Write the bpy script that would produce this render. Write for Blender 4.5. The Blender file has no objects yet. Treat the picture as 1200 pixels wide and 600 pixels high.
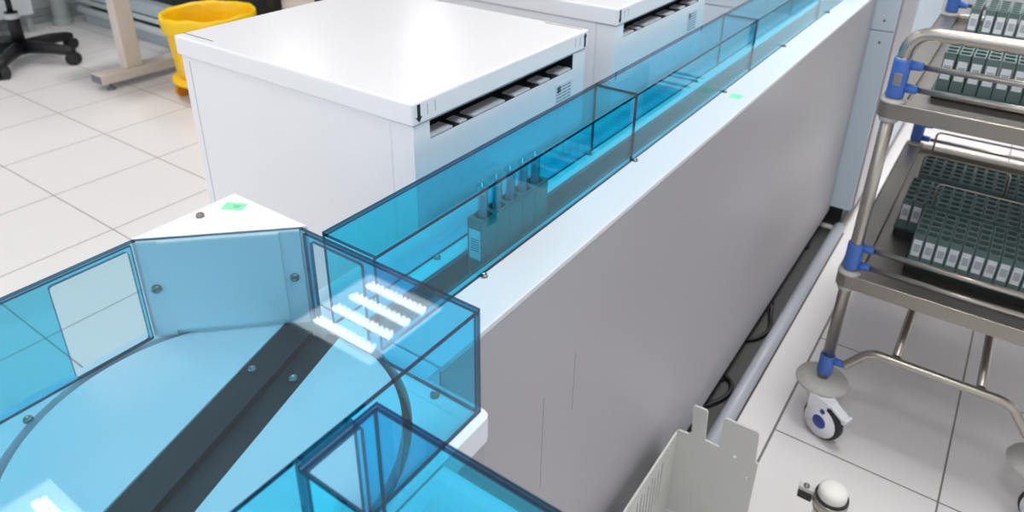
import bpy, bmesh, math, random
from mathutils import Vector, Matrix
random.seed(4)
C = bpy.context.scene.collection
S = 0.8333            # every length below is written in units of 0.8333 m and scaled once at the end
PI = math.pi

# ------------------------------------------------------------------ materials
def lin(c):
    return tuple(((v/255)/12.92 if v/255 <= .04045 else ((v/255+.055)/1.055)**2.4) for v in c)

def mat(name, rgb, rough=.5, metal=0., var=.04, scale=9., bump=0., spec=.5, coat=0., trans=0.):
    m = bpy.data.materials.new(name); m.use_nodes = True
    nt = m.node_tree; b = nt.nodes['Principled BSDF']
    r, g, bl = lin(rgb)
    tc = nt.nodes.new('ShaderNodeTexCoord'); n = nt.nodes.new('ShaderNodeTexNoise')
    n.inputs['Scale'].default_value = scale; n.inputs['Detail'].default_value = 4
    nt.links.new(tc.outputs['Object'], n.inputs['Vector'])
    mx = nt.nodes.new('ShaderNodeMix'); mx.data_type = 'RGBA'
    mx.inputs[6].default_value = (r*(1-var), g*(1-var), bl*(1-var), 1)
    mx.inputs[7].default_value = (min(1, r*(1+var)), min(1, g*(1+var)), min(1, bl*(1+var)), 1)
    nt.links.new(n.outputs['Fac'], mx.inputs[0]); nt.links.new(mx.outputs[2], b.inputs['Base Color'])
    b.inputs['Roughness'].default_value = rough; b.inputs['Metallic'].default_value = metal
    b.inputs['Specular IOR Level'].default_value = spec
    b.inputs['Coat Weight'].default_value = coat; b.inputs['Coat Roughness'].default_value = .12
    if bump:
        bp = nt.nodes.new('ShaderNodeBump'); bp.inputs['Strength'].default_value = bump
        bp.inputs['Distance'].default_value = .002
        nt.links.new(n.outputs['Fac'], bp.inputs['Height']); nt.links.new(bp.outputs['Normal'], b.inputs['Normal'])
    return m

def acrylic(name, tint, f0=.04):
    """clear coloured sheet: each face lets through part of the light and mirrors a little of the room"""
    m = bpy.data.materials.new(name); m.use_nodes = True
    nt = m.node_tree; nt.nodes.clear()
    out = nt.nodes.new('ShaderNodeOutputMaterial')
    tr = nt.nodes.new('ShaderNodeBsdfTransparent'); gl = nt.nodes.new('ShaderNodeBsdfGlossy')
    gl.inputs['Roughness'].default_value = .0; gl.inputs['Color'].default_value = (1, 1, 1, 1)
    tr.inputs['Color'].default_value = (*tint, 1)
    lw = nt.nodes.new('ShaderNodeLayerWeight'); lw.inputs['Blend'].default_value = .5
    p = nt.nodes.new('ShaderNodeMath'); p.operation = 'POWER'; p.inputs[1].default_value = 5
    s = nt.nodes.new('ShaderNodeMath'); s.operation = 'MULTIPLY_ADD'
    s.inputs[1].default_value = 1-f0; s.inputs[2].default_value = f0
    mx = nt.nodes.new('ShaderNodeMixShader')
    nt.links.new(lw.outputs['Facing'], p.inputs[0]); nt.links.new(p.outputs[0], s.inputs[0])
    nt.links.new(s.outputs[0], mx.inputs[0]); nt.links.new(tr.outputs[0], mx.inputs[1]); nt.links.new(gl.outputs[0], mx.inputs[2])
    nt.links.new(mx.outputs[0], out.inputs['Surface'])
    return m

def emit(name, rgb, strength):
    m = bpy.data.materials.new(name); m.use_nodes = True
    nt = m.node_tree; nt.nodes.clear()
    out = nt.nodes.new('ShaderNodeOutputMaterial'); e = nt.nodes.new('ShaderNodeEmission')
    e.inputs['Color'].default_value = (*rgb, 1); e.inputs['Strength'].default_value = strength
    nt.links.new(e.outputs[0], out.inputs['Surface'])
    return m

def floor_mat():
    m = mat('pale_floor_tiles', (227, 224, 224), rough=.32, var=.03, scale=2.5)
    nt = m.node_tree; b = nt.nodes['Principled BSDF']
    tc = nt.nodes.new('ShaderNodeTexCoord'); sx = nt.nodes.new('ShaderNodeSeparateXYZ')
    nt.links.new(tc.outputs['Object'], sx.inputs[0])
    def M(op, a, b_=0., c=0.):
        n = nt.nodes.new('ShaderNodeMath'); n.operation = op
        for i, v in enumerate((a, b_, c)):
            if hasattr(v, 'links'): nt.links.new(v, n.inputs[i])
            else: n.inputs[i].default_value = v
        return n.outputs[0]
    P = .6*S
    left = M('LESS_THAN', sx.outputs[0], -1.2*S)
    ox = M('MULTIPLY_ADD', left, (-3.423-.188)*S, .188*S)
    oy = M('MULTIPLY_ADD', left, (1.431-2.061)*S, 2.061*S)
    def line(co, off, w):
        d = M('PINGPONG', M('SUBTRACT', co, off), P/2)
        return M('LESS_THAN', d, w)
    gx = line(sx.outputs[0], ox, .0028*S); gy = line(sx.outputs[1], oy, .0026*S)
    kx = M('MAXIMUM', left, M('GREATER_THAN', sx.outputs[0], -.319*S))
    gx = M('MULTIPLY', gx, kx); gy = M('MULTIPLY', gy, kx)
    ex = M('LESS_THAN', M('ABSOLUTE', M('ADD', sx.outputs[0], .317*S)), .004*S)
    g = M('MAXIMUM', M('MAXIMUM', gx, gy), ex)
    mx = nt.nodes.new('ShaderNodeMix'); mx.data_type = 'RGBA'
    src = b.inputs['Base Color'].links[0].from_socket
    nt.links.new(g, mx.inputs[0]); nt.links.new(src, mx.inputs[6]); mx.inputs[7].default_value = (*lin((112, 106, 102)), 1)
    nt.links.new(mx.outputs[2], b.inputs['Base Color'])
    return m

M_ = {}
M_['floor'] = floor_mat()
M_['ceiling'] = mat('white_ceiling', (235, 235, 235), .9)
M_['wall'] = mat('pale_grey_wall', (206, 210, 212), .8)
M_['white_wall'] = mat('white_wall_paint', (238, 238, 238), .7)
M_['white'] = mat('white_powder_coat', (238, 238, 242), .38, var=.01)
M_['white_lid'] = mat('white_lacquered_lid', (240, 240, 244), .22, var=.01)
M_['panel'] = mat('white_panel_in_shade', (174, 172, 177), .33, var=.02, scale=3)  # white paint; the shade on upright faces is put into this grey
M_['bluewhite'] = mat('blue_white_panel', (205, 220, 232), .4, var=.01)
M_['seam_grey'] = mat('seam_grey', (186, 194, 204), .5)
M_['tab'] = mat('light_grey_tab', (196, 202, 210), .45)
M_['dark'] = mat('black_plastic', (24, 25, 28), .5, var=.1)
M_['shade'] = mat('dark_grey_floor_shade', (66, 68, 66), .5, var=.08)
M_['belt'] = mat('black_belt', (34, 36, 42), .55, var=.1)
M_['belt_rail'] = mat('grey_guide_rail', (66, 74, 86), .45)
M_['track_grey'] = mat('dark_grey_track', (25, 28, 33), .5, var=.06)
M_['steel'] = mat('stainless_steel', (180, 174, 165), .31, 1., var=.08, scale=5)
M_['steel_deck'] = mat('brushed_steel', (160, 154, 146), .34, 1., var=.1, scale=4)
M_['screw'] = mat('screw_steel', (150, 148, 145), .25, 1.)
M_['blue'] = mat('blue_plastic', (70, 114, 194), .42, var=.03)
M_['blue_dark'] = mat('dark_blue_plastic', (48, 72, 160), .4)
M_['cream'] = mat('cream_white_plastic', (238, 237, 230), .45, var=.01)
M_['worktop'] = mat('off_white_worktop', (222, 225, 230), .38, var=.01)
M_['caster'] = mat('pale_grey_plastic', (186, 185, 180), .45)
M_['rubber'] = mat('dark_rubber', (46, 44, 44), .7)
M_['rack'] = mat('grey_green_plastic', (98, 118, 118), .45, var=.05, scale=20)
M_['tray'] = mat('dark_teal_plastic', (40, 74, 80), .35)
M_['paper'] = mat('white_paper', (226, 232, 238), .6, var=.01)
M_['ink'] = mat('grey_print', (128, 138, 150), .7)
M_['mint'] = mat('mint_sticker', (146, 240, 190), .5, var=.01)
M_['mint_ink'] = mat('mint_print', (96, 186, 140), .6)
M_['yellow'] = mat('yellow_plastic', (255, 200, 0), .45, var=.03)
M_['bag'] = mat('yellow_film', (255, 206, 10), .35, var=.06, scale=6, bump=.3)
M_['orange'] = mat('orange_plastic', (226, 140, 20), .5)
M_['beige'] = mat('beige_metal', (218, 210, 202), .45)
M_['greyblue'] = mat('grey_blue_metal', (186, 200, 208), .5)
M_['capgrey'] = mat('dark_grey_cap', (112, 116, 126), .5)
M_['pipe'] = mat('pale_pipe', (226, 236, 240), .4)
M_['tube_grey'] = mat('pale_grey_tube', (172, 177, 186), .35)
M_['sheet'] = mat('grey_white_sheet_metal', (206, 206, 202), .5, var=.02)
M_['greengrey'] = mat('green_grey_paint', (168, 176, 176), .6)
M_['glass_tube'] = acrylic('clear_tube', (.80, .88, .92), .06)
M_['serum'] = mat('pale_cap', (186, 202, 212), .4)
t1 = (.715, .89, .955); t2 = (.32, .895, .985)
M_['acr'] = acrylic('blue_acrylic', t1)
M_['acr_side'] = acrylic('blue_acrylic_wall', (.42, .865, .965))
M_['acr_top'] = acrylic('deep_blue_acrylic_top', (.30, .895, .99))
M_['acr_edge'] = acrylic('blue_acrylic_edge', (.03, .16, .26), .06)
M_['acr2'] = acrylic('deep_blue_acrylic', t2)
M_['acr2_edge'] = acrylic('deep_blue_acrylic_edge', (.02, .12, .22), .06)
M_['lamp_panel'] = emit('lamp_diffuser_glow', (1, .985, .97), 3.6)
M_['lamp_led'] = emit('lamp_led_glow', (1, .985, .97), 13.)

# ------------------------------------------------------------------ mesh builder
class MB:
    def __init__(self): self.bm = bmesh.new()
    def face(self, vs, mi=0, smooth=False):
        f = self.bm.faces.new(vs); f.material_index = mi; f.smooth = smooth; return f
    def box(self, x0, x1, y0, y1, z0, z1, bev=0., mi=0, seg=2):
        bm = bmesh.new()
        bmesh.ops.create_cube(bm, size=1)
        for v in bm.verts:
            v.co = Vector(((x0+x1)/2+v.co.x*(x1-x0), (y0+y1)/2+v.co.y*(y1-y0), (z0+z1)/2+v.co.z*(z1-z0)))
        if bev: bmesh.ops.bevel(bm, geom=list(bm.edges), offset=bev, segments=seg, affect='EDGES', profile=.5)
        for f in bm.faces: f.material_index = mi
        self.merge(bm); return self
    def merge(self, bm, mw=None):
        if mw is not None: bm.transform(mw)
        me = bpy.data.meshes.new('tmp'); bm.to_mesh(me); bm.free()
        self.bm.from_mesh(me); bpy.data.meshes.remove(me)
    def obox(self, c, size, rot, bev=0., mi=0):
        """box centred at c turned by a 3x3/euler"""
        bm = bmesh.new(); bmesh.ops.create_cube(bm, size=1)
        for v in bm.verts: v.co = Vector((v.co.x*size[0], v.co.y*size[1], v.co.z*size[2]))
        if bev: bmesh.ops.bevel(bm, geom=list(bm.edges), offset=bev, segments=2, affect='EDGES', profile=.5)
        for f in bm.faces: f.material_index = mi
        self.merge(bm, Matrix.Translation(c) @ rot.to_4x4()); return self
    def pane(self, x0, x1, y0, y1, z0, z1):
        d = (x1-x0, y1-y0, z1-z0); ax = d.index(min(d)); n0 = len(self.bm.faces)
        self.box(x0, x1, y0, y1, z0, z1)
        self.bm.faces.ensure_lookup_table(); self.bm.normal_update()
        for f in self.bm.faces[n0:]:
            f.material_index = 0 if abs(f.normal[ax]) > .9 else 1
        return self
    def tube(self, pts, r, n=14, cap=True, mi=0, closed=False):
        pts = [Vector(p) for p in pts]; rings = []
        rs = r if isinstance(r, (list, tuple)) else [r]*len(pts)
        N = len(pts); up = None
        for i, p in enumerate(pts):
            if closed: t = (pts[(i+1) % N]-pts[i-1]).normalized()
            else: t = (pts[min(i+1, N-1)]-pts[max(i-1, 0)]).normalized()
            if up is None:
                up = Vector((0, 0, 1)) if abs(t.z) < .9 else Vector((1, 0, 0))
            s = t.cross(up).normalized(); up = s.cross(t).normalized()
            rings.append([self.bm.verts.new(p+(s*math.cos(2*PI*k/n)+up*math.sin(2*PI*k/n))*rs[i]) for k in range(n)])
        for a in range(N-1+(1 if closed else 0)):
            A, B = rings[a], rings[(a+1) % N]
            for k in range(n): self.face((A[k], A[(k+1) % n], B[(k+1) % n], B[k]), mi, True)
        if cap and not closed:
            self.face(rings[0][::-1], mi); self.face(rings[-1], mi)
        return self
    def cyl(self, p0, p1, r, n=20, mi=0): return self.tube([p0, p1], r, n, True, mi)
    def lathe(self, prof, c=(0, 0, 0), n=28, mw=None, mi=0, smooth=True):
        """prof: list of (r, z) from bottom to top, around z through c"""
        bm = bmesh.new(); rings = []
        for r, z in prof:
            if r < 1e-6: rings.append([bm.verts.new((0, 0, z))])
            else: rings.append([bm.verts.new((r*math.cos(2*PI*k/n), r*math.sin(2*PI*k/n), z)) for k in range(n)])
        for A, B in zip(rings, rings[1:]):
            for k in range(n):
                k2 = (k+1) % n
                if len(A) == 1 and len(B) == 1: continue
                if len(A) == 1: f = bm.faces.new((A[0], B[k2], B[k]))
                elif len(B) == 1: f = bm.faces.new((A[k], A[k2], B[0]))
                else: f = bm.faces.new((A[k], A[k2], B[k2], B[k]))
                f.smooth = smooth; f.material_index = mi
        m = Matrix.Translation(c) @ (mw.to_4x4() if mw is not None else Matrix.Identity(4))
        self.merge(bm, m); return self
    def sheet(self, outer, holes=(), a=0., b=.01, axis='z', mi=0, mi_side=None):
        """flat plate with holes: 2-D loops filled and given thickness a..b along axis"""
        if mi_side is None: mi_side = mi
        def P(u, v, w):
            return {'z': (u, v, w), 'x': (w, u, v), 'y': (u, w, v)}[axis]
        bm = bmesh.new(); loops = [outer]+list(holes); top = []
        for lp in loops:
            vs = [bm.verts.new(P(u, v, b)) for u, v in lp]; top.append(vs)
            for i in range(len(vs)): bm.edges.new((vs[i], vs[(i+1) % len(vs)]))
        bmesh.ops.triangle_fill(bm, use_beauty=True, use_dissolve=False, edges=list(bm.edges))
        fs = list(bm.faces)
        mp = {}
        for vs, lp in zip(top, loops):
            for v, (u, w) in zip(vs, lp): mp[v] = bm.verts.new(P(u, w, a))
        for f in fs:
            f.material_index = mi
            g = bm.faces.new([mp[v] for v in f.verts][::-1]); g.material_index = mi
        for vs in top:
            for i in range(len(vs)):
                p, q = vs[i], vs[(i+1) % len(vs)]
                g = bm.faces.new((p, q, mp[q], mp[p])); g.material_index = mi_side
        bmesh.ops.recalc_face_normals(bm, faces=list(bm.faces))
        self.merge(bm); return self
    def build(self, name, mats, parent=None, recalc=True):
        if not isinstance(mats, (list, tuple)): mats = [mats]
        if recalc: bmesh.ops.recalc_face_normals(self.bm, faces=list(self.bm.faces))
        off = wloc(parent)
        for v in self.bm.verts: v.co -= off
        me = bpy.data.meshes.new(name); self.bm.to_mesh(me); self.bm.free()
        for m in mats: me.materials.append(M_[m] if isinstance(m, str) else m)
        o = bpy.data.objects.new(name, me); C.objects.link(o)
        if parent is not None: o.parent = parent
        return o

def wloc(o):
    v = Vector((0, 0, 0))
    while o is not None: v += o.location; o = o.parent
    return v
def tag(o, label, cat=None, group=None, kind=None):
    if label: o['label'] = label
    if cat: o['category'] = cat
    if group: o['group'] = group
    if kind: o['kind'] = kind
    return o
def thing(name, loc, label, cat, group=None):
    o = bpy.data.objects.new(name, None); C.objects.link(o); o.location = loc; o.empty_display_size = .1
    return tag(o, label, cat, group)
def kids(o): return [c for c in bpy.data.objects if c.parent == o]
def copy_tree(o, parent=None):
    c = o.copy(); C.objects.link(c)
    if parent is not None: c.parent = parent
    for ch in kids(o): copy_tree(ch, c)
    return c
def rrect(x0, x1, y0, y1, r, n=5):
    out = []
    for cx, cy, a0 in ((x1-r, y1-r, 0), (x0+r, y1-r, 90), (x0+r, y0+r, 180), (x1-r, y0+r, 270)):
        for k in range(n+1):
            a = math.radians(a0+90*k/n); out.append((cx+r*math.cos(a), cy+r*math.sin(a)))
    return out
def rect(x0, x1, y0, y1): return [(x0, y0), (x1, y0), (x1, y1), (x0, y1)]
def circle(cx, cy, r, n=64): return [(cx+r*math.cos(2*PI*k/n), cy+r*math.sin(2*PI*k/n)) for k in range(n)]
def bend(p0, p1, p2, r, n=6):
    """points of a rounded corner at p1"""
    p0, p1, p2 = Vector(p0), Vector(p1), Vector(p2)
    a = p1+(p0-p1).normalized()*r; b = p1+(p2-p1).normalized()*r
    return [a*(1-t)**2+p1*2*t*(1-t)+b*t*t for t in [k/n for k in range(n+1)]]

# button-head hex screw, axis along n
def screw(parent, p, n=(0, 0, 1), r=.0062):
    n = Vector(n).normalized(); q = Vector((0, 0, 1)).rotation_difference(n).to_matrix()
    m = MB()
    m.lathe([(r, 0), (r, r*.35), (r*.85, r*.75), (r*.52, r*.95), (r*.5, r*.4), (0, r*.4)], p, 14, q)
    return m.build('screw', 'screw', parent)

# ------------------------------------------------------------------ setting
m = MB(); m.box(-7.9, 4.5, -4.5, 8.2, -.06, 0); tag(m.build('floor', 'floor'), None, kind='structure')
m = MB(); m.box(-7.9, 4.5, -4.5, 8.2, 3.46, 3.52); tag(m.build('ceiling', 'ceiling'), None, kind='structure')
m = MB(); m.box(-7.9, 4.5, 8.0, 8.1, 0, 3.46); tag(m.build('wall_back', 'wall'), None, kind='structure')
m = MB(); m.box(-7.9, -7.8, -4.5, 8.0, 0, 3.46); tag(m.build('wall_left', 'wall'), None, kind='structure')
m = MB(); m.box(4.42, 4.5, -4.5, 8.0, 0, .9); m.box(4.42, 4.5, -4.5, 8.0, 3.0, 3.46); tag(m.build('wall_right', 'white_wall'), None, kind='structure')  # assumed wall, left open at mid height so world light gets in
m = MB(); m.box(-7.8, -7.74, -4.5, 3.9, 0, .06, .004); m.box(-7.8, -7.76, -4.5, 3.9, .06, .13, .004)
tag(m.build('baseboard_left', 'greengrey'), None, kind='structure')

# ------------------------------------------------------------------ long track bench
TB = (-.53, .592, 0)
b = thing('track_bench', (-.64, 2.1, 0), 'long white conveyor bench running along under the blue see-through covers', 'bench')
m = MB()
sec = [(-.806, .1), (-.53, .1), (-.53, 1.1955), (-.632, 1.1955), (-.632, 1.165), (-.690, 1.165), (-.690, 1.1955), (-.806, 1.1955)]
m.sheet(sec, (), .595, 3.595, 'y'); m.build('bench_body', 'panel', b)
for x0, x1 in ((-.6322, -.5296), (-.8062, -.6898)):
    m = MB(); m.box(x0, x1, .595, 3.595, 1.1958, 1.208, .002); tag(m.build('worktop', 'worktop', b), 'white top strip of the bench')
m = MB(); m.box(-.6895, -.6325, .60, 3.59, 1.1655, 1.171); tag(m.build('conveyor_belt', 'belt', b), 'black belt sunk in the bench')
for x0, x1 in ((-.6895, -.681), (-.641, -.6325)):
    m = MB(); m.box(x0, x1, .60, 3.59, 1.1715, 1.2065, .001); m.build('guide_rail', 'belt_rail', b)
for y in (.805, 1.362, 1.916, 2.47, 3.05): screw(b, (-.613, y, 1.208), (0, 0, 1))
for y in (.801, 1.33, 1.95): screw(b, (-.712, y, 1.208), (0, 0, 1))
m = MB(); m.box(-.592, -.560, 1.885, 1.922, 1.2081, 1.2086); tag(m.build('sticker', 'mint', b), 'small mint green sticker')
for y in (.9, 2.19, 2.76, 3.32):
    for x in (-.56, -.77):
        m = MB(); m.lathe([(.024, 0), (.024, .012), (.010, .02), (.010, .1), (0, .1)], (x, y, 0), 16); m.build('levelling_foot', 'dark', b)
for y, z0, z1 in ((.874, .70, .935), (.985, .82, .965)):
    m = MB(); m.box(-.5302, -.5296, y, y+.0008, z0, z1); m.build('scratch', 'ink', b)

# ------------------------------------------------------------------ turntable module
cx, cy, RD, RO = -.670, .331, .229, .242
b = thing('turntable_module', (-.67, .33, 0), 'white turntable module with round rotating plate under the big blue cover', 'machine')
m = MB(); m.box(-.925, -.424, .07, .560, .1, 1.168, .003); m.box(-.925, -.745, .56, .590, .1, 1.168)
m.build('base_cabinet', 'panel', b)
for x, y in ((-.88, .12), (-.47, .12), (-.88, .52), (-.47, .52)):
    m = MB(); m.lathe([(.024, 0), (.024, .012), (.010, .02), (.010, .1), (0, .1)], (x, y, 0), 16); m.build('levelling_foot', 'dark', b)
m = MB()
outer = [(-.928, .065), (-.430, .065), (-.420, .075), (-.420, .555), (-.424, .563), (-.432, .566), (-.530, .566), (-.530, .591), (-.928, .591)]
m.sheet(outer, [circle(cx, cy, RO, 72)], 1.169, 1.208); m.build('top_slab', 'white', b)
m = MB(); m.lathe([(0, 1.169), (RO-.0005, 1.169), (RO-.0005, 1.176), (0, 1.176)], (cx, cy, 0), 72, smooth=False); tag(m.build('ring_gap_base', 'dark', b), 'dark ring round the turntable plate')
# plate cut by the track that crosses it
dx, dy = .297, -.955
nx, ny = .955, .297           # across the track
def seg(side):
    h = .0475; a0 = math.acos(h/RD); base = math.atan2(ny*side, nx*side)
    return [(cx+RD*math.cos(base-a0+2*a0*k/40), cy+RD*math.sin(base-a0+2*a0*k/40)) for k in range(41)]
for sd in (-1, 1):
    m = MB(); m.sheet(seg(sd), (), 1.1765, 1.2085); m.build('turntable_plate', 'white', b)
rotm = Matrix(((nx, dx, 0), (ny, dy, 0), (0, 0, 1)))
if rotm.determinant() < 0: rotm = Matrix(((nx, -dx, 0), (ny, -dy, 0), (0, 0, 1)))
def bar(off, w, z0, z1, L=.224):
    m_ = MB(); m_.obox(Vector((cx+nx*off, cy+ny*off, (z0+z1)/2)), (w, 2*L, z1-z0), rotm); return m_
bar(-.023, .047, 1.1765, 1.2065).build('track_side', 'track_grey', b)
bar(.036, .020, 1.1765, 1.2065).build('track_side', 'track_grey', b)
bar(.013, .024, 1.1765, 1.195).build('conveyor_belt', 'belt', b)
for p in ((-.736, .438), (-.676, .459)): screw(b, (*p, 1.2065), r=.0065)
screw(b, (-.500, .547, 1.208), r=.0065); screw(b, (-.885, .215, 1.208), r=.006)
# white corner post
m = MB(); m.sheet([(-.912, .400), (-.750, .562), (-.746, .566), (-.912, .566)], (), 1.2085, 1.3725)
post = m.build('corner_post', 'white', b)
q = math.sqrt(.5)
def dp(s, out, z): # point on the slanted face, s along, out towards the turntable
    return Vector((-.912+s*q+out*q, .400+s*q-out*q, z))
def dbox(s0, s1, o0, o1, z0, z1):
    m_ = MB(); m_.obox((dp(s0, o0, z0)+dp(s1, o1, z1))/2, (s1-s0, o1-o0, z1-z0), Matrix(((q, q, 0), (q, -q, 0), (0, 0, 1)))); return m_
for s0, s1 in ((.006, .034), (.195, .223)):
    f = dbox(s0, s1, .0005, .004, 1.209, 1.369).build('flange', 'white', post)
    f2 = MB(); 
    screw(post, dp((s0+s1)/2, .004, 1.292), (q, -q, 0), .0068)
dbox(.034, .195, .0005, .008, 1.220, 1.369).build('face_plate', 'white', post)
screw(post, (-.903+.012, .493, 1.3725), r=.006)
st = MB(); st.obox(Vector((-.877, .540, 1.3729)), (.032, .020, .0006), Matrix.Rotation(math.radians(28), 3, 'Z')); st = tag(st.build('sticker', 'mint', post), 'mint green sticker')
m = MB()
for k, w in enumerate((.012, .009)): m.obox(Vector((-.874+.002*k, .5435-.004*k, 1.3734)), (w, .0016, .0004), Matrix.Rotation(math.radians(28), 3, 'Z'))
m.build('print', 'mint_ink', st)

# ------------------------------------------------------------------ blue covers
ZB, ZT, T = 1.2088, 1.372, .0055
def hole_rect(u0, u1, v0, v1): return rrect(u0, u1, v0, v1, .004, 2)
b = thing('turntable_cover', (-.67, .33, ZB), 'big blue see-through cover over the round turntable, chamfered at one corner', 'cover')
m = MB(); m.sheet([(-.911, .085), (-.433, .085), (-.433, .560), (-.752, .560), (-.911, .401)], (), ZT-T, ZT, 'z', 0, 1)
tag(m.build('top_sheet', ['acr', 'acr_edge'], b), None)
zt = ZT-T-.0004
m = MB(); m.sheet(rect(.085, .560, ZB, zt), [hole_rect(.285, .357, 1.216, 1.3605)], -.433-T, -.433, 'x', 0, 1); m.build('side_sheet', ['acr_side', 'acr_edge'], b)
m = MB(); m.sheet(rect(-.744, -.4332-T, ZB, zt), [hole_rect(-.731, -.629, 1.213, 1.358)], .560-T, .560, 'y', 0, 1); m.build('side_sheet', ['acr_side', 'acr_edge'], b)
m = MB(); m.sheet(rect(.085, .396, ZB, zt), [hole_rect(.287, .391, 1.2105, 1.3595)], -.911, -.911+T, 'x', 0, 1); m.build('side_sheet', ['acr_side', 'acr_edge'], b)
m = MB(); m.pane(-.9105+T, -.4335-T, .085, .085+T, ZB, zt); m.build('side_sheet', ['acr_side', 'acr_edge'], b)

def track_cover(y0, y1, label, top='acr'):
    b = thing('track_cover', (-.67, (y0+y1)/2, ZB), label, 'cover', 'blue covers along the track')
    m = MB(); m.pane(-.7225, -.6175, y0, y1, ZT-T-.003, ZT-.003); m.build('top_sheet', [top, 'acr2_edge'], b)
    z1 = ZT-T-.0034
    m = MB(); m.pane(-.6175-T, -.6175, y0, y1, ZB, z1); m.build('side_sheet', ['acr2', 'acr2_edge'], b)
    m = MB(); m.pane(-.7225, -.7225+T, y0, y1, ZB, z1); m.build('side_sheet', ['acr2', 'acr2_edge'], b)
    return b
track_cover(.5715, 1.352, 'deep blue see-through track cover nearest the turntable, with sample tubes inside', 'acr_top')
track_cover(1.354, 2.138, 'blue see-through track cover second from the turntable, beside the green sticker')
track_cover(2.140, 2.90, 'blue see-through track cover third from the turntable')
track_cover(2.902, 3.585, 'farthest blue see-through track cover, ending at the pale blue cabinet')

# branch towards the lower edge of the photo
b = thing('branch_bench', (-.05, .36, 0), 'white branch bench joining the turntable module from the right, in the foreground', 'bench')
m = MB(); m.sheet([(.20, .1), (.47, .1), (.47, 1.203), (.467, 1.206), (.352, 1.206), (.352, 1.165), (.297, 1.165), (.297, 1.206), (.20, 1.206)], (), -.4175, .25, 'x'); m.build('bench_body', 'white', b)
m = MB(); m.box(-.417, .249, .2975, .3515, 1.1655, 1.171); m.build('conveyor_belt', 'belt', b)
for y in (.23, .44):
    for x in (-.36, .2):
        m = MB(); m.lathe([(.024, 0), (.024, .012), (.010, .02), (.010, .1), (0, .1)], (x, y, 0), 16); m.build('levelling_foot', 'dark', b)
b = thing('branch_cover', (-.1, .33, 1.2065), 'blue see-through cover on the branch bench at the bottom of the photo', 'cover')
z0 = 1.2068
m = MB(); m.pane(-.4245, .24, .2785, .3785, ZT-T, ZT); m.build('top_sheet', ['acr', 'acr2_edge'], b)
m = MB(); m.pane(-.4245+.0002, .24, .3785-T, .3785, z0+.0, zt); m.build('side_sheet', ['acr2', 'acr2_edge'], b)
m = MB(); m.pane(-.4245+.0002, .24, .2785, .2785+T, z0, zt); m.build('side_sheet', ['acr2', 'acr2_edge'], b)
m = MB(); m.sheet(rect(.2843, .3727, 1.2095, zt), [hole_rect(.2853, .354, 1.214, zt-.004)], -.4245, -.4245+T, 'x', 0, 1); m.build('end_sheet', ['acr2', 'acr2_edge'], b)

# ------------------------------------------------------------------ sample racks and tubes
RW, RL, RH = .0315, .205, .112
def make_rack():
    b = thing('sample_rack', (0, 0, 0), '', 'rack')
    m = MB(); bm = m.bm
    w, L, h = RW/2, RL, RH
    hp = [.0225+.040*i for i in range(5)]
    holes = [rrect(-.0128, .0128, y-.0145, y+.0145, .006, 3) for y in hp]
    # top with holes
    bt = bmesh.new(); loops = [rect(-w, w, 0, L)]+holes; vs = []
    for lp in loops:
        v = [bt.verts.new((x, y, h)) for x, y in lp]; vs.append(v)
        for i in range(len(v)): bt.edges.new((v[i], v[(i+1) % len(v)]))
    bmesh.ops.triangle_fill(bt, use_beauty=True, use_dissolve=False, edges=list(bt.edges))
    for v, lp in zip(vs[1:], holes):
        lo = [bt.verts.new((x, y, h-.06)) for x, y in lp]
        for i in range(len(v)):
            j = (i+1) % len(v); bt.faces.new((v[i], v[j], lo[j], lo[i]))
        bt.faces.new(lo)
    o = vs[0]; lo = [bt.verts.new((x, y, 0)) for x, y in loops[0]]
    for i in range(4): bt.faces.new((o[i], o[(i+1) % 4], lo[(i+1) % 4], lo[i]))
    bt.faces.new(lo)
    m.merge(bt)
    # vertical ribs on both long sides
    for y in hp[:-1]:
        for s in (-1, 1): m.box(s*w-.0008, s*w+.0008, y+.018, y+.022, .008, h-.012)
    body = m.build('rack_body', 'rack', b)
    m = MB(); m.box(-.0120, .0120, -.0009, -.0001, .034, .092); lab = tag(m.build('label', 'paper', b), 'white barcode label')
    m = MB()
    for z in (.050, .0545, .059, .0635, .068, .0725): m.box(-.0085, .0095, -.0013, -.0009, z, z+.0022)
    m.build('barcode', 'ink', lab)
    return b
rack0 = make_rack(); used = [False]
def place_rack(x, y, z, label, group):
    o = rack0 if not used[0] else copy_tree(rack0)
    used[0] = True; o.location = (x, y, z); tag(o, label, 'rack', group); return o
ORD = ['first', 'second', 'third', 'fourth', 'fifth', 'sixth', 'seventh', 'eighth', 'ninth', 'tenth', 'eleventh', 'twelfth', 'thirteenth']

place_rack(-.661, .842, 1.1712, 'sample rack carrying tubes inside the blue track cover', None)
def make_tube():
    b = thing('test_tube', (0, 0, 0), '', 'tube')
    m = MB(); r = .0098
    prof = [(0, .0), (r*.5, .0014), (r*.85, .005), (r, .010), (r, .112), (r*1.12, .113), (r*1.12, .116), (r*.88, .116), (r*.88, .012), (r*.5, .004), (0, .003)]
    m.lathe(prof, (0, 0, 0), 18); m.build('glass_wall', 'glass_tube', b)
    m = MB(); m.lathe([(0, .005), (r*.8, .011), (r*.8, .098), (0, .098)], (0, 0, 0), 16); m.build('sample', 'serum', b)
    return b
tube0 = make_tube()
for i in range(5):
    o = tube0 if i == 0 else copy_tree(tube0)
    o.location = (-.661, .842+.0225+.04*i, 1.1712+.053)
    tag(o, ['clear tube at the near end of the rack in the blue cover', 'second clear tube from the near end of the covered rack', 'middle clear tube of the rack in the blue cover',
            'fourth clear tube from the near end of the covered rack', 'clear tube at the far end of the rack in the blue cover'][i], 'tube', 'sample tubes in the covered rack')

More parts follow.
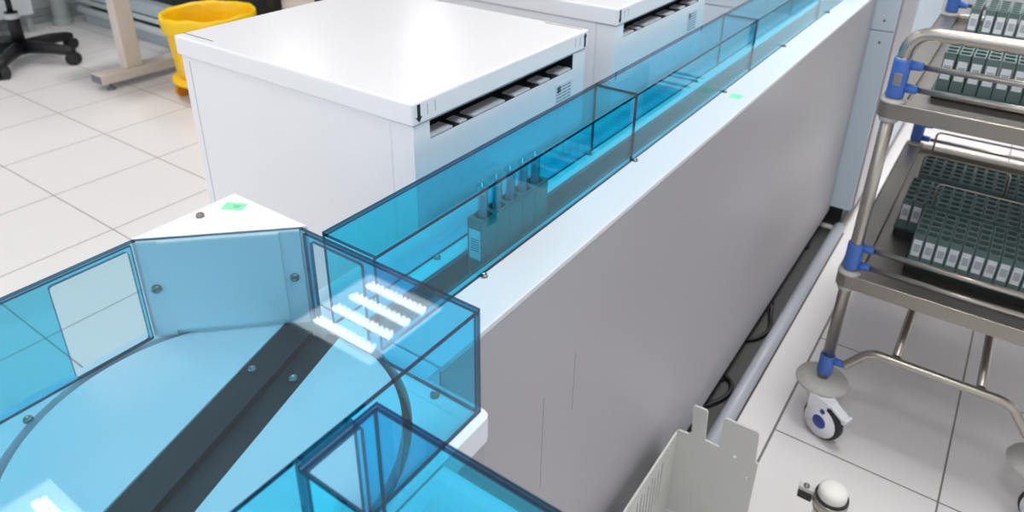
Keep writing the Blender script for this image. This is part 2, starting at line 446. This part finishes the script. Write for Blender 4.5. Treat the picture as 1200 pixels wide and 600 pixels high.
# ------------------------------------------------------------------ white analyser boxes
def analyser(y0, y1, zt, label, arrow1=True):
    xb, xf = -1.388, -.748
    b = thing('analyser_box', ((xb+xf)/2, (y0+y1)/2, 0), label, 'machine', 'white boxes behind the track')
    zl = zt-.040
    m = MB(); m.box(xb, xf-.05, y0+.005, y1-.005, .204, zl-.0008, .003); m.build('body', 'bluewhite' if False else 'white', b)
    s0, s1, sz0, sz1 = y0+.045, y1-.055, zl-.036, zl-.0025
    m = MB(); m.sheet([(y0+.005, .204), (y1-.005, .204), (y1-.005, zl-.002), (y0+.005, zl-.002)], [rect(s0, s1, sz0, sz1)], xf-.0495, xf, 'x')
    m.build('front_panel', 'white', b)
    m = MB(); m.box(xf-.0494, xf-.048, s0+.0005, s1-.0005, sz0, sz1); m.build('slot_recess', 'dark', b)
    for a, c, h in ((.001, .060, .012), (.080, .100, .009), (.118, .215, .012), (.248, .300, .010), (.335, .372, .012), (.405, .455, .012)):
        m = MB(); m.obox(Vector((xf-.0165, s0+(a+c)/2, sz0+h*.16+.0005)), (.031, c-a, h*.32), Matrix.Rotation(0, 3, 'Y'), .0005); m.build('slot_tab', 'tab', b)
    m = MB(); m.box(xf-.0475, xf-.0005, s0+.0005, s1-.0005, sz0+.00005, sz0+.0004); m.box(xf-.0475, xf-.001, s0+.0003, s1-.0003, sz1-.0005, sz1-.0001); m.box(xf-.0475, xf-.001, s1-.0006, s1-.0002, sz0+.0004, sz1-.0006); m.build('slot_lining', 'dark', b)
    m = MB(); m.box(xb-.006, xf+.004, y0, y1, zl, zt, .004, seg=3); lid = m.build('lid', 'white_lid', b)
    def arrow(y, up):
        d = 1 if up else -1; zc = (zl+zt)/2
        m = MB()
        m.sheet([(y-.0036, zc-.0155*d), (y+.0036, zc-.0155*d), (y+.0036, zc+.006*d), (y+.0074, zc+.006*d), (y, zc+.0155*d), (y-.0074, zc+.006*d), (y-.0036, zc+.006*d)], (), xf+.0041, xf+.0046, 'x')
        tag(m.build('arrow_mark', 'dark', lid), 'black arrow pointing '+('up' if up else 'down'))
        m = MB()
        m.box(xf+.0040, xf+.0044, y+.021*(-1 if up else 1), y+.021*(-1 if up else 1)+.0009, zc-.008, zc+.011)
        m.box(xf+.0040, xf+.0044, y+.040*(-1 if up else 1), y+.040*(-1 if up else 1)+.0009, zc-.008, zc+.011)
        m.build('tick_mark', 'ink', lid)
    arrow(y0+.0155, False); arrow(y1-.0155, True)
    for x0_, x1_, yy in ((xb-.004, xb+.095, y0+.021), (xf-.100, xf-.004, y1-.014)):
        m = MB(); m.box(x0_, x1_, yy, yy+.0022, zt-.0005, zt+.0004); m.build('seam', 'dark', lid)
    m = MB(); m.box(xb+.026, xb+.0275, y0+.0043, y0+.0052, .21, zl-.01); m.build('side_seam', 'seam_grey', b)
    for x in (xb+.05, xf-.09):
        for y in (y0+.05, y1-.05):
            m = MB(); m.lathe([(.025, .1743), (.025, .186), (.012, .190), (.012, .204), (0, .204)], (x, y, 0), 14); m.build('foot', 'dark', b)
    # printed label
    l0, l1, lz1 = y1-.122, y1-.058, sz0-.018
    m = MB(); m.box(xf+.0001, xf+.0008, l0, l1, lz1-.058, lz1); lab = m.build('printed_label', 'paper', b)
    m = MB()
    for k in range(7):
        z = lz1-.008-.0072*k
        for a, c in ((.004, .024), (.027, .043), (.046, .060)):
            m.box(xf+.0008, xf+.0011, l0+a, l0+c, z-.0026, z)
    m.box(xf+.0008, xf+.0011, l0+.006, l0+.020, lz1-.020, lz1-.006)
    m.build('label_print', 'ink', lab)
    # the box stands a little further back than drawn above: enlarge it about the point drawn from
    k = 1.1007; E = Vector((0, 0, 1.905))
    b.location = E+(b.location-E)*k
    for o in bpy.data.objects:
        if o.type == 'MESH' and (o.parent == b or (o.parent and o.parent.parent == b)):
            for v in o.data.vertices: v.co = v.co*k
    return b
analyser(.790, 1.352, 1.488, 'white box with black down arrow on its lid corner, nearest the turntable')
analyser(1.480, 2.042, 1.506, 'second white box farther along the track, cut off by the top of the photo')

# ------------------------------------------------------------------ tall cabinet at the end of the bench
b = thing('end_cabinet', (-.95, 4.4, 0), 'tall pale blue-white cabinet where the track bench ends', 'cabinet')
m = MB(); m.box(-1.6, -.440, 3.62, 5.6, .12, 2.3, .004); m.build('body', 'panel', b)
m = MB(); m.box(-1.59, -.434, 3.600, 3.6195, .122, 1.035, .002); m.build('front_panel', 'bluewhite', b)
m = MB(); m.box(-1.59, -.434, 3.600, 3.6195, 1.039, 2.298, .002); m.build('front_panel', 'bluewhite', b)
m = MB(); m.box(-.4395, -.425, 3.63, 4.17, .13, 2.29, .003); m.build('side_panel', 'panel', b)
m = MB(); m.box(-.4395, -.425, 4.20, 5.58, .13, 2.29, .003); m.build('side_panel', 'bluewhite', b)
m = MB(); m.box(-.4395, -.436, 4.171, 4.199, .13, 2.29); m.build('door_gap', 'track_grey', b)
screw(b, (-.482, 3.600, 1.085), (0, -1, 0), .006); screw(b, (-.482, 3.600, .985), (0, -1, 0), .006)
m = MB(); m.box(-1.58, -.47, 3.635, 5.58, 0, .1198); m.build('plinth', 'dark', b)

# ------------------------------------------------------------------ things on the floor in front of the bench
m = MB(); m.box(-.80, -.4335, 1.5545, 3.58, 0, .006, .001)  # dark sheet added to stand in for the shade under the bench edge
tag(m.build('floor_shade_strip', 'shade'), 'flat dark grey strip of painted channel on the floor under the bench edge', 'shade')
m = MB(); m.tube([(-.460, 1.5545, .0335), (-.460, 3.57, .0335)], .0268, 24)
tag(m.build('floor_tube', 'tube_grey'), 'long pale grey tube lying on the floor along the bench', 'tube')
def cable(pts, label):
    sm = []
    P = [Vector(p) for p in pts]
    for i in range(len(P)-1):
        p0, p1, p2, p3 = P[max(i-1, 0)], P[i], P[i+1], P[min(i+2, len(P)-1)]
        for k in range(6):
            t = k/6
            sm.append(.5*((2*p1)+(p2-p0)*t+(2*p0-5*p1+4*p2-p3)*t*t+(3*p1-p0-3*p2+p3)*t**3))
    sm.append(P[-1])
    m_ = MB(); m_.tube(sm, .0085, 8); tag(m_.build('cable', 'dark'), label, 'cable', 'cables under the bench')
cable([(-.62, 1.9, .0155), (-.535, 2.03, .0155), (-.502, 2.12, .0155), (-.53, 2.19, .0155), (-.65, 2.2, .0155)], 'black cable loop under the bench near the sheet-metal bracket')
cable([(-.66, 2.42, .0155), (-.54, 2.46, .0155), (-.498, 2.56, .0155), (-.52, 2.66, .0155), (-.545, 2.72, .03), (-.6, 2.66, .0155), (-.68, 2.6, .0155)], 'black cable loop under the middle of the bench, left of the trolley')

b = thing('metal_bracket', (-.37, 1.4, 0), 'grey-white sheet-metal bracket tray with slotted side on the floor', 'bracket')
m = MB()
outl = [(-.490, .004), (-.258, .004), (-.258, .335), (-.266, .337), (-.271, .435), (-.277, .441), (-.360, .438), (-.366, .432), (-.366, .330), (-.407, .331),
        (-.412, .430), (-.417, .436), (-.449, .434), (-.454, .428), (-.447, .335), (-.455, .326), (-.484, .322), (-.490, .315)]
m.sheet(outl, [circle(-.320, .321, .006, 12), circle(-.277, .268, .006, 12)], 1.547, 1.553, 'y'); m.build('back_plate', 'sheet', b)
slots = []
for k in range(9):
    y = 1.27+.022*k; zt_ = .285-(.012*((8-k) % 3)); zb_ = .120+.010*((8-k) % 2)
    slots.append(rrect(y, y+.008, zb_, zt_, .0038, 3))
m = MB(); m.sheet([(1.05, .004), (1.5465, .004), (1.5465, .315), (1.540, .319), (1.05, .319)], slots, -.490, -.484, 'x'); m.build('slotted_side', 'sheet', b)
m = MB(); m.box(-.4838, -.258, 1.05, 1.5465, .0, .006); m.build('base_plate', 'sheet', b)

b = thing('capped_pipe', (-.088, 1.60, 0), 'white capped pipe stub with steel clamp standing on the tiles', 'pipe')
px_, py_ = -.074, 1.650
m = MB(); m.lathe([(.0375, 0), (.0375, .256), (.0368, .264), (.0335, .271), (.026, .2755), (0, .278)], (px_, py_, 0), 32); m.build('pipe', 'cream', b)
m = MB(); m.lathe([(.0378, .199), (.0430, .199), (.0430, .2455), (.0378, .2455)], (px_, py_, 0), 32, smooth=False); m.build('rubber_lining', 'rubber', b)
m = MB(); m.lathe([(.0432, .207), (.0448, .207), (.0448, .238), (.0432, .238)], (px_, py_, 0), 32); cl = m.build('clamp_band', 'steel', b)
m = MB(); m.box(px_-.085, px_-.044, py_-.009, py_+.009, .202, .236, .002); m.build('clamp_lug', 'sheet', cl)
m = MB(); m.box(px_-.083, px_-.046, py_-.0128, py_-.0095, .198, .224, .001); m.build('rubber_pad', 'rubber', cl)
screw(cl, (px_-.066, py_-.0005, .236), (0, 0, 1), .0085)

# ------------------------------------------------------------------ trolley
XL, XR, YF, YB = -.226, .402, 2.21, 3.45
b = thing('steel_trolley', ((XL+XR)/2, (YF+YB)/2, 0), 'two-shelf stainless steel trolley with blue collars, loaded with sample racks', 'trolley')
PR = .0185
for x in (XL, XR):
    for y in (YF, YB):
        m = MB(); m.cyl((x, y, .165), (x, y, 1.312), PR, 20); m.build('post', 'steel', b)
def shelf(z0, z1, zd):
    m = MB(); x0, x1, y0, y1 = XL-.034, XR+.034, YF-.028, YB+.028
    cut = [circle(x, y, PR+.001, 16) for x in (XL, XR) for y in (YF, YB)]
    m.sheet(rrect(x0, x1, y0, y1, .030), [rrect(x0+.062, x1-.062, y0+.062, y1-.062, .01)]+cut, z0, z1)
    m.sheet(rrect(x0+.0625, x1-.0625, y0+.0625, y1-.0625, .01), (), zd-.008, zd)
    # soft top edge bead
    pts = [(x, y, z1-.001) for x, y in rrect(x0+.003, x1-.003, y0+.003, y1-.003, .027)]
    m.tube(pts, .004, 8, closed=True)
    s = m.build('shelf', 'steel_deck', b)
    for x in (XL, XR):
        for y in (YF, YB):
            r = MB(); r.lathe([(PR+.0005, z1), (PR+.016, z1), (PR+.015, z1+.006), (PR+.0005, z1+.012)], (x, y, 0), 20)
            r.build('ferrule', 'caster', s); r = MB(); r.lathe([(PR+.0005, z0-.016), (PR+.007, z0-.014), (PR+.009, z0-.0005), (PR+.0005, z0-.0005)], (x, y, 0), 20); r.build('lower_ring', 'caster', s)
shelf(1.138, 1.182, 1.163); shelf(.558, .604, .586)
def collar(x, y, z0, z1, clips, d):
    m = MB(); m.lathe([(PR+.0006, z0), (PR+.0050, z0), (PR+.0055, z0+.006), (PR+.0055, z1-.006), (PR+.0045, z1), (PR+.0006, z1)], (x, y, 0), 20)
    for z in clips: m.tube([(x+d*(PR+.002), y, z), (x+d*(PR+.030), y, z), (x+d*(PR+.034), y, z)], [.0135, .0125, .0115], 14)
    return m.build('collar', 'blue', b)
def rail(pts, r, name='rail'):
    m = MB(); m.tube(pts, r, 14); return m.build(name, 'steel', b)
for y in (YF, YB):
    for x, d in ((XL, 1), (XR, -1)):
        c = collar(x, y, 1.196, 1.308, (1.292, 1.226), d)
        if y == YF:
            m = MB(); m.box(x-.010, x+.010, y-PR-.0072, y-PR-.0045, 1.235, 1.270, .001); m.build('collar_inset', 'steel', c)
        collar(x, y, .622, .712, (.700, .637), d)
        collar(x, y, .196, .272, (.252,), d)
    # top handle tube
    z = 1.385
    if y == YF:
        rail([(XL, y, 1.3125)]+bend((XL, y, 1.3125), (XL, y, z), (XR, y, z), .07, 8)+bend((XL, y, z), (XR, y, z), (XR, y, 1.3125), .07, 8)+[(XR, y, 1.3125)], .0185, 'handle')
        for zz in (1.292, 1.226, .700, .637): rail([(XL+.054, y, zz), (XR-.054, y, zz)], .0085)
    else:
        for zz in (1.292, 1.226, .700, .637): rail([(XL+.054, y, zz), (XR-.054, y, zz)], .0078)
    # bowed bumper bar
    zb_ = .338
    pts = [(XL+.054, y, .252), (XL+.06, y, .256)]+bend((XL+.06, y, .256), (XL+.118, y, zb_), (0, y, zb_), .035)+bend((0, y, zb_), (XR-.118, y, zb_), (XR-.06, y, .256), .035)+[(XR-.06, y, .256), (XR-.054, y, .252)]
    rail(pts, .0145, 'bumper_bar')
for x in (-.033, .204): rail([(x, YF+.0165, .338), (x, YB-.0165, .338)], .0145, 'brace')
# casters
def caster_mesh():
    m = MB(); m.lathe([(0, .150), (.072, .150), (.084, .155), (.086, .161), (.083, .168), (.03, .178), (0, .178)], (0, 0, 0), 36); pl = m.build('caster', 'caster', b)
    n = Vector((-.42, -.907, 0)); d = Vector((.907, -.42, 0)); rot = Matrix((d, n, Vector((0, 0, 1)))).transposed()
    wc = Vector((.042, -.083, .0705))
    q = Vector((0, 0, 1)).rotation_difference(n).to_matrix()
    m = MB(); m.lathe([(.03, -.0175), (.062, -.0175), (.0692, -.011), (.0705, 0), (.0692, .011), (.062, .0175), (.03, .0175)], wc, 36, q)
    wh = m.build('wheel', 'rubber', pl)
    m = MB()
    for s in (-1, 1):
        a, e = (.0178, .0225) if s > 0 else (-.0225, -.0178)
        m.lathe([(0, a), (.0590, a), (.0575, e if s > 0 else a), (0, e)] if s > 0 else [(0, a), (.0575, a), (.0590, e), (0, e)], wc, 32, q)
        o = wc+n*(s*.0202)
        m.obox(o+Vector((0, 0, .046))+d*(-.020), (.070, .0042, .086), rot, .001)
    m.obox(wc+Vector((0, 0, .0795))+d*(-.012), (.075, .044, .010), rot, .002)
    m.lathe([(0, .138), (.040, .138), (.040, .1502), (0, .1502)], (wc.x*.45, wc.y*.45, 0), 20)
    m.build('fork_housing', 'white', pl)
    m = MB(); m.lathe([(0, .0226), (.0250, .0226), (.0240, .0246), (0, .0246)], wc, 24, q)
    m.lathe([(0, .0226), (.0095, .0226), (.009, .0243), (0, .0243)], wc+Vector((0, 0, .047))+d*.004, 16, q); m.build('hub_cap', 'blue_dark', pl)
    m = MB(); m.obox(wc+d*.050+Vector((0, 0, .070)), (.062, .036, .009), Matrix.Rotation(math.radians(-22), 3, n) @ rot, .002)
    m.obox(wc+d*.078+Vector((0, 0, .060)), (.010, .036, .022), Matrix.Rotation(math.radians(-22), 3, n) @ rot, .002); m.build('brake_pedal', 'paper', pl)
    return pl
cm = caster_mesh()
base = wloc(b)
# the prototype was built around the world origin; move it under each post
first = True
for x, y in ((XL, YF), (XR, YF), (XL, YB), (XR, YB)):
    o = cm if first else copy_tree(cm, b)
    first = False
    o.location = Vector((x, y, 0))
# trays and racks
def tray(x0, x1, y0, y1, z, label, handle=None):
    t = thing('rack_tray', ((x0+x1)/2, (y0+y1)/2, z), label, 'tray', 'rack trays on the trolley')
    m = MB(); m.sheet(rrect(x0, x1, y0, y1, .006, 3), (), z+.0005, z+.024); m.build('base', 'dark', t)
    m = MB(); m.sheet(rrect(x0-.004, x1+.004, y0-.004, y1+.004, .008, 3), (), z+.0242, z+.0272); tag(m.build('rim', 'tray', t), 'teal rim of the tray')
    if handle:
        hx0, hx1, hz = handle; yy = y1-.004
        pts = [(hx0, yy, z+.0273)]+bend((hx0, yy, z+.0273), (hx0, yy, hz), (hx1, yy, hz), .018, 5)+bend((hx0, yy, hz), (hx1, yy, hz), (hx1, yy, z+.0273), .018, 5)+[(hx1, yy, z+.0273)]
        m = MB(); m.tube(pts, .0038, 8); tag(m.build('wire_handle', 'steel', t), 'thin steel wire handle')
def row(x0, n, y, z, pitch, where, grp, skip=(), gap0=0.):
    for i in range(n):
        if i in skip: continue
        x = x0+RW/2+pitch*i+(gap0 if i > 0 else 0)
        place_rack(x, y, z, '%s sample rack from the left in the %s' % (ORD[i], where), grp)
ZD1, ZD2 = 1.163, .586
tray(-.148, .325, 2.362, 2.585, ZD1, 'dark tray with teal rim at the front of the upper trolley shelf')
row(-.143, 13, 2.368, ZD1+.0275, .0355, 'front row of the upper trolley shelf', 'racks on the upper shelf, front row')
tray(-.146, .36, 3.030, 3.262, ZD1, 'dark tray with teal rim at the back of the upper trolley shelf', (-.141, .352, 1.335))
row(-.140, 13, 3.038, ZD1+.0275, .0352, 'back row of the upper trolley shelf', 'racks on the upper shelf, back row', gap0=.010)
tray(-.092, .325, 2.352, 2.574, ZD2, 'dark tray with teal rim at the front of the lower trolley shelf', (-.069, .302, .817))
row(-.0875, 12, 2.356, ZD2+.0275, .0338, 'front row of the lower trolley shelf', 'racks on the lower shelf, front row')
tray(-.162, .258, 2.584, 2.806, ZD2, 'dark tray with teal rim in the middle of the lower trolley shelf', (-.143, .122, .817))
row(-.158, 12, 2.589, ZD2+.0275, .0338, 'middle row of the lower trolley shelf', 'racks on the lower shelf, middle row')
tray(-.150, .265, 2.833, 3.062, ZD2, 'dark tray with teal rim at the back of the lower trolley shelf', (-.135, .245, .817))
row(-.146, 10, 2.840, ZD2+.0275, .0338, 'back row of the lower trolley shelf', 'racks on the lower shelf, back row')

# ------------------------------------------------------------------ far left: chair, desk, bin
b = thing('office_chair', (-6.59, 2.42, 0), 'black office chair with five-star base near the left wall', 'chair')
cx_, cy_ = -6.59, 2.42
m = MB()
m.lathe([(0, .075), (.055, .075), (.065, .10), (.06, .15), (.045, .175), (0, .175)], (cx_, cy_, 0), 24)
m.build('base_hub', 'dark', b)
for k in range(5):
    a = math.radians(-42+72*k); u = Vector((math.cos(a), math.sin(a), 0)); o = Vector((cx_, cy_, 0))
    m = MB(); m.tube([o+u*.04+Vector((0, 0, .13)), o+u*.25+Vector((0, 0, .130)), o+u*.40+Vector((0, 0, .115)), o+u*.45+Vector((0, 0, .105))], [.055, .047, .040, .032], 12)
    m.cyl(o+u*.435+Vector((0, 0, .11)), o+u*.435+Vector((0, 0, .07)), .014, 10); arm = m.build('base_arm', 'dark', b)
    t = Vector((-u.y, u.x, 0)); m = MB(); w = o+u*.435+Vector((0, 0, .0485))
    for s in (-1, 1): m.tube([w+t*s*.004, w+t*s*.010, w+t*s*.038, w+t*s*.044], [.040, .048, .048, .040], 18)
    m.obox(w+Vector((0, 0, .022)), (.05, .05, .04), Matrix((u, t, Vector((0, 0, 1)))).transposed(), .01)
    m.build('caster', 'dark', arm)
m = MB(); m.cyl((cx_, cy_, .17), (cx_, cy_, .42), .047, 18); m.build('gas_column', 'dark', b)
m = MB(); m.lathe([(.0473, .365), (.050, .365), (.050, .41), (.0473, .41)], (cx_, cy_, 0), 18); m.build('column_label', 'paper', b)
m = MB(); m.cyl((cx_, cy_, .42), (cx_, cy_, .58), .022, 14); m.build('piston', 'dark', b)
m = MB(); m.sheet(rrect(cx_-.27, cx_+.27, cy_-.27, cy_+.27, .09, 6), (), .58, .66); m.build('seat', 'dark', b)
m = MB(); m.box(cx_-.32, cx_-.27, cy_-.23, cy_+.23, .80, 1.25, .02); m.box(cx_-.31, cx_-.285, cy_-.04, cy_+.04, .60, .80); m.build('backrest', 'dark', b)

b = thing('lab_table', (-5.45, 2.8, 0), 'table with beige T-shaped metal leg standing left of the yellow bin', 'table')
for x in (-5.445,):
    m = MB(); m.box(x-.075, x+.075, 2.43, 3.22, .050, .122, .006); f = m.build('foot_beam', 'beige', b)
    m = MB(); m.box(x-.070, x+.070, 2.4285, 2.4298, .056, .116); m.build('end_cap', 'capgrey', f)
    for y in (2.50, 3.15):
        m = MB(); m.lathe([(.032, 0), (.032, .010), (.012, .014), (.012, .0505), (0, .0505)], (x+.045, y, 0), 14); m.build('levelling_foot', 'capgrey', f)
    m = MB(); m.box(x-.05, x+.05, 2.645, 2.775, .1222, .94, .006); m.build('leg', 'beige', b)
m = MB(); m.box(-5.85, -5.12, 2.40, 3.25, .9405, .985, .004); m.build('tabletop', 'beige', b)

b = thing('yellow_bin', (-4.71, 2.96, 0), 'round yellow waste bin lined with a yellow bag', 'bin')
bx, by = -4.71, 2.96
m = MB(); m.lathe([(.0, .165), (.262, .165), (.272, .18), (.292, .40), (.305, .57), (.313, .575), (.313, .590), (.300, .590), (.284, .40), (.262, .19), (0, .19)], (bx, by, 0), 44); m.build('bin_body', 'yellow', b)
m = MB(); m.lathe([(0, .118), (.30, .118), (.316, .128), (.318, .142), (.29, .162), (0, .1645)], (bx, by, 0), 44); dol = m.build('dolly', 'yellow', b)
for k in range(4):
    a = math.radians(-124+90*k); w = Vector((bx+.265*math.cos(a), by+.265*math.sin(a), .047))
    m = MB(); m.tube([w+Vector((-.016, 0, 0)), w+Vector((.016, 0, 0))], .047, 18); m.box(w.x-.016, w.x+.016, w.y-.024, w.y+.024, .06, .1195, .003); m.build('caster', 'orange', dol)
# liner: crumpled film folded over the rim
m = MB(); n = 72; prof = [(.282, .36), (.290, .50), (.298, .588), (.308, .610), (.319, .604), (.321, .56), (.318, .50)]
rings = []
for j, (r, z) in enumerate(prof):
    rg = []
    for k in range(n):
        a = 2*PI*k/n
        wob = .006*math.sin(7*a+j)+.004*math.sin(13*a+2*j)+.003*math.sin(29*a)
        zz = z+(.006*math.sin(5*a+1)+.004*math.sin(11*a) if j in (3, 6) else 0)
        rr = r+wob*(-.9 if j < 2 else (.3 if j < 4 else .45))+(.004 if j > 3 else (-.006 if j < 2 else 0))
        rg.append(m.bm.verts.new((bx+rr*math.cos(a), by+rr*math.sin(a), zz)))
    rings.append(rg)
for A, B in zip(rings, rings[1:]):
    for k in range(n): m.face((A[k], A[(k+1) % n], B[(k+1) % n], B[k]), 0, True)
m.build('bin_liner', 'bag', b)

# low service bench with pipes along the far side
b = thing('service_bench', (-4.9, 3.6, 0), 'long low grey-blue service bench with pale pipes behind the yellow bin', 'bench')
m = MB(); m.box(-7.45, -1.9, 3.37, 3.9, 0, .095); m.build('kick_panel', 'greyblue', b)
m = MB(); m.box(-7.45, -1.9, 3.44, 3.9, .0955, .93); m.build('back_body', 'track_grey', b)
m = MB(); m.box(-7.45, -1.9, 3.345, 3.4395, .255, .365, .004); m.build('front_panel', 'greyblue', b)
for z, r, nm in ((.142, .034, 'pipe'), (.228, .022, 'pipe')):
    m = MB(); m.tube([(-7.44, 3.331, z), (-1.9, 3.331, z)], r, 16); p = m.build('pipe', 'pipe', b)
    for x in (-5.75, -4.2, -2.8):
        c = MB(); c.tube([(x-.035, 3.331, z), (x+.035, 3.331, z)], r+.008, 16); c.build('pipe_coupling', 'paper', p)
m = MB(); m.box(-7.48, -1.88, 3.44, 3.92, .9305, .975, .004); m.build('worktop', 'beige', b)
for x in (-4.47, -3.95):
    m = MB(); m.box(x-.03, x+.03, 3.31, 3.4395, .366, .929, .004); m.build('leg', 'dark', b)
for x0, x1 in ((-4.43, -4.0), (-3.9, -3.3)):
    m = MB(); m.box(x0, x1, 3.38, 3.4395, .37, .925, .004); m.build('drawer_front', 'beige', b)

m = MB(); m.lathe([(.075, 0), (.075, 3.455)], (-7.56, 3.2, 0), 24); m.lathe([(.09, 0), (.09, .05), (.076, .06)], (-7.56, 3.2, 0), 24)
tag(m.build('corner_duct', 'greengrey'), 'grey-green vertical duct in the far left corner', 'duct')
b = thing('wall_cabinet', (-7.6, 2.55, 0), 'white cabinet behind the office chair at the left wall', 'cabinet')
m = MB(); m.box(-7.72, -7.46, 2.1, 2.93, .165, 1.0, .004); m.build('body', 'paper', b)
for y0, y1 in ((2.11, 2.512), (2.518, 2.92)):
    m = MB(); m.box(-7.4595, -7.445, y0, y1, .175, .99, .003); m.build('door', 'paper', b)
for y in (2.15, 2.88):
    for x in (-7.69, -7.5):
        m = MB(); m.box(x-.02, x+.02, y-.02, y+.02, 0, .165); m.build('leg', 'greengrey', b)

# ------------------------------------------------------------------ ceiling lights
def make_light():
    b = thing('ceiling_light', (0, 0, 3.46), '', 'lamp')
    m = MB(); m.sheet(rect(-.315, .315, -.315, .315), [rect(-.300, .300, -.300, .300)], 3.435, 3.4595); m.build('frame', 'white', b)
    m = MB(); m.box(-.2995, .2995, -.2995, .2995, 3.450, 3.4592); m.build('diffuser', 'lamp_panel', b)
    for k in range(4):
        y = -.205+.137*k
        m = MB(); m.box(-.225, .225, y-.015, y+.017, 3.434, 3.4495)
        for j in range(12):
            x = -.2063+.0375*j
            m.lathe([(.0, 3.434), (.0115, 3.434), (.0115, 3.4495)], (x, y+.031, 0), 10)
        m.build('led_strip', 'lamp_led', b)
    return b
def light_at(o, x, y):
    o.location = (x, y, 3.46)
L0 = make_light()
# prototype mesh was built around the origin at ceiling height already
for ch in kids(L0):
    pass
k = 0
XS = (-5.45, -2.585, 0.); YS = (-3.42, -1.51, .40, 2.31, 4.22, 6.13)  # right column assumed; its line was shifted to suit the light on the bench
names_x = ('left', 'middle', 'right'); names_y = ('row behind the camera', 'second row behind the camera', 'row beside the turntable', 'row above the white boxes', 'row above the far cabinet', 'row nearest the back wall')
for i, x in enumerate(XS):
    for j, y in enumerate(YS):
        o = L0 if k == 0 else copy_tree(L0)
        k += 1
        light_at(o, x, y)
        tag(o, 'square ceiling light in the %s column, %s' % (names_x[i], names_y[j]), 'lamp', 'square ceiling lights')

# ------------------------------------------------------------------ scale everything to metres
done = set()
for o in bpy.data.objects:
    o.location = o.location*S
    if o.type == 'MESH' and o.data.name not in done:
        done.add(o.data.name); o.data.transform(Matrix.Scale(S, 4))

# ------------------------------------------------------------------ assumed daylight, added lamp beams, world, camera
def area(name, loc, rot, sx, sy, power, col):
    l = bpy.data.lights.new(name, 'AREA'); l.shape = 'RECTANGLE'; l.size = sx*S; l.size_y = sy*S
    l.energy = power; l.color = col
    o = bpy.data.objects.new(name, l); C.objects.link(o); o.location = Vector(loc)*S; o.rotation_euler = rot; return o
area('assumed_daylight_fill', (-3.2, -4.4, 1.9), (math.radians(90), 0, 0), 6.5, 2.2, 10, (.70, .87, 1.0))  # added bluish area light for assumed daylight behind the camera; no window modelled
for i, x in enumerate(XS):
    for y in YS:
        o = area('added_lamp_beam', (x, y, 3.428), (0, 0, 0), .56, .56, (6.0 if x < -4 and y > 2 else 4.0) if x < -1 else (2, 2, 4, 7.5, 15, 10)[YS.index(y)], (1, .985, .97)); o.data.spread = math.radians(96)  # area light added beneath each ceiling light, strength set row by row
w = bpy.data.worlds.new('World'); bpy.context.scene.world = w; w.use_nodes = True
w.node_tree.nodes['Background'].inputs[0].default_value = (.95, .97, 1.0, 1); w.node_tree.nodes['Background'].inputs[1].default_value = .98

F, yaw, pitch, roll, CYY = 853.905463682125, 0.6079793218636393, 0.4478992433360199, 0.014031752868035388, 190.55366350569577
cyw, syw = math.cos(yaw), math.sin(yaw)
fwd0 = Vector((-syw, cyw, 0)); right = Vector((cyw, syw, 0)); up = Vector((0, 0, 1))
fwd = fwd0*math.cos(pitch)-up*math.sin(pitch); u = up*math.cos(pitch)+fwd0*math.sin(pitch)
r = right*math.cos(roll)+u*math.sin(roll); u2 = u*math.cos(roll)-right*math.sin(roll)
cam = bpy.data.cameras.new('camera'); co = bpy.data.objects.new('camera', cam); C.objects.link(co)
co.matrix_world = Matrix(((r.x, u2.x, -fwd.x, 0), (r.y, u2.y, -fwd.y, 0), (r.z, u2.z, -fwd.z, 1.905*S), (0, 0, 0, 1)))
cam.sensor_fit = 'HORIZONTAL'; cam.sensor_width = 36; cam.lens = F/1200*36; cam.shift_y = -(300-CYY)/1200
cam.clip_start = .05
cam.dof.use_dof = True; cam.dof.focus_distance = 1.18*S; cam.dof.aperture_fstop = 6.3
sc = bpy.context.scene; sc.camera = co
sc.view_settings.view_transform = 'Standard'; sc.view_settings.look = 'None'; sc.view_settings.gamma = 1
sc.view_settings.use_curve_mapping = False; sc.view_settings.exposure = 0.0
sc.cycles.transparent_max_bounces = 32; sc.cycles.max_bounces = 10; sc.cycles.use_denoising = True
sc.cycles.sample_clamp_indirect = 8
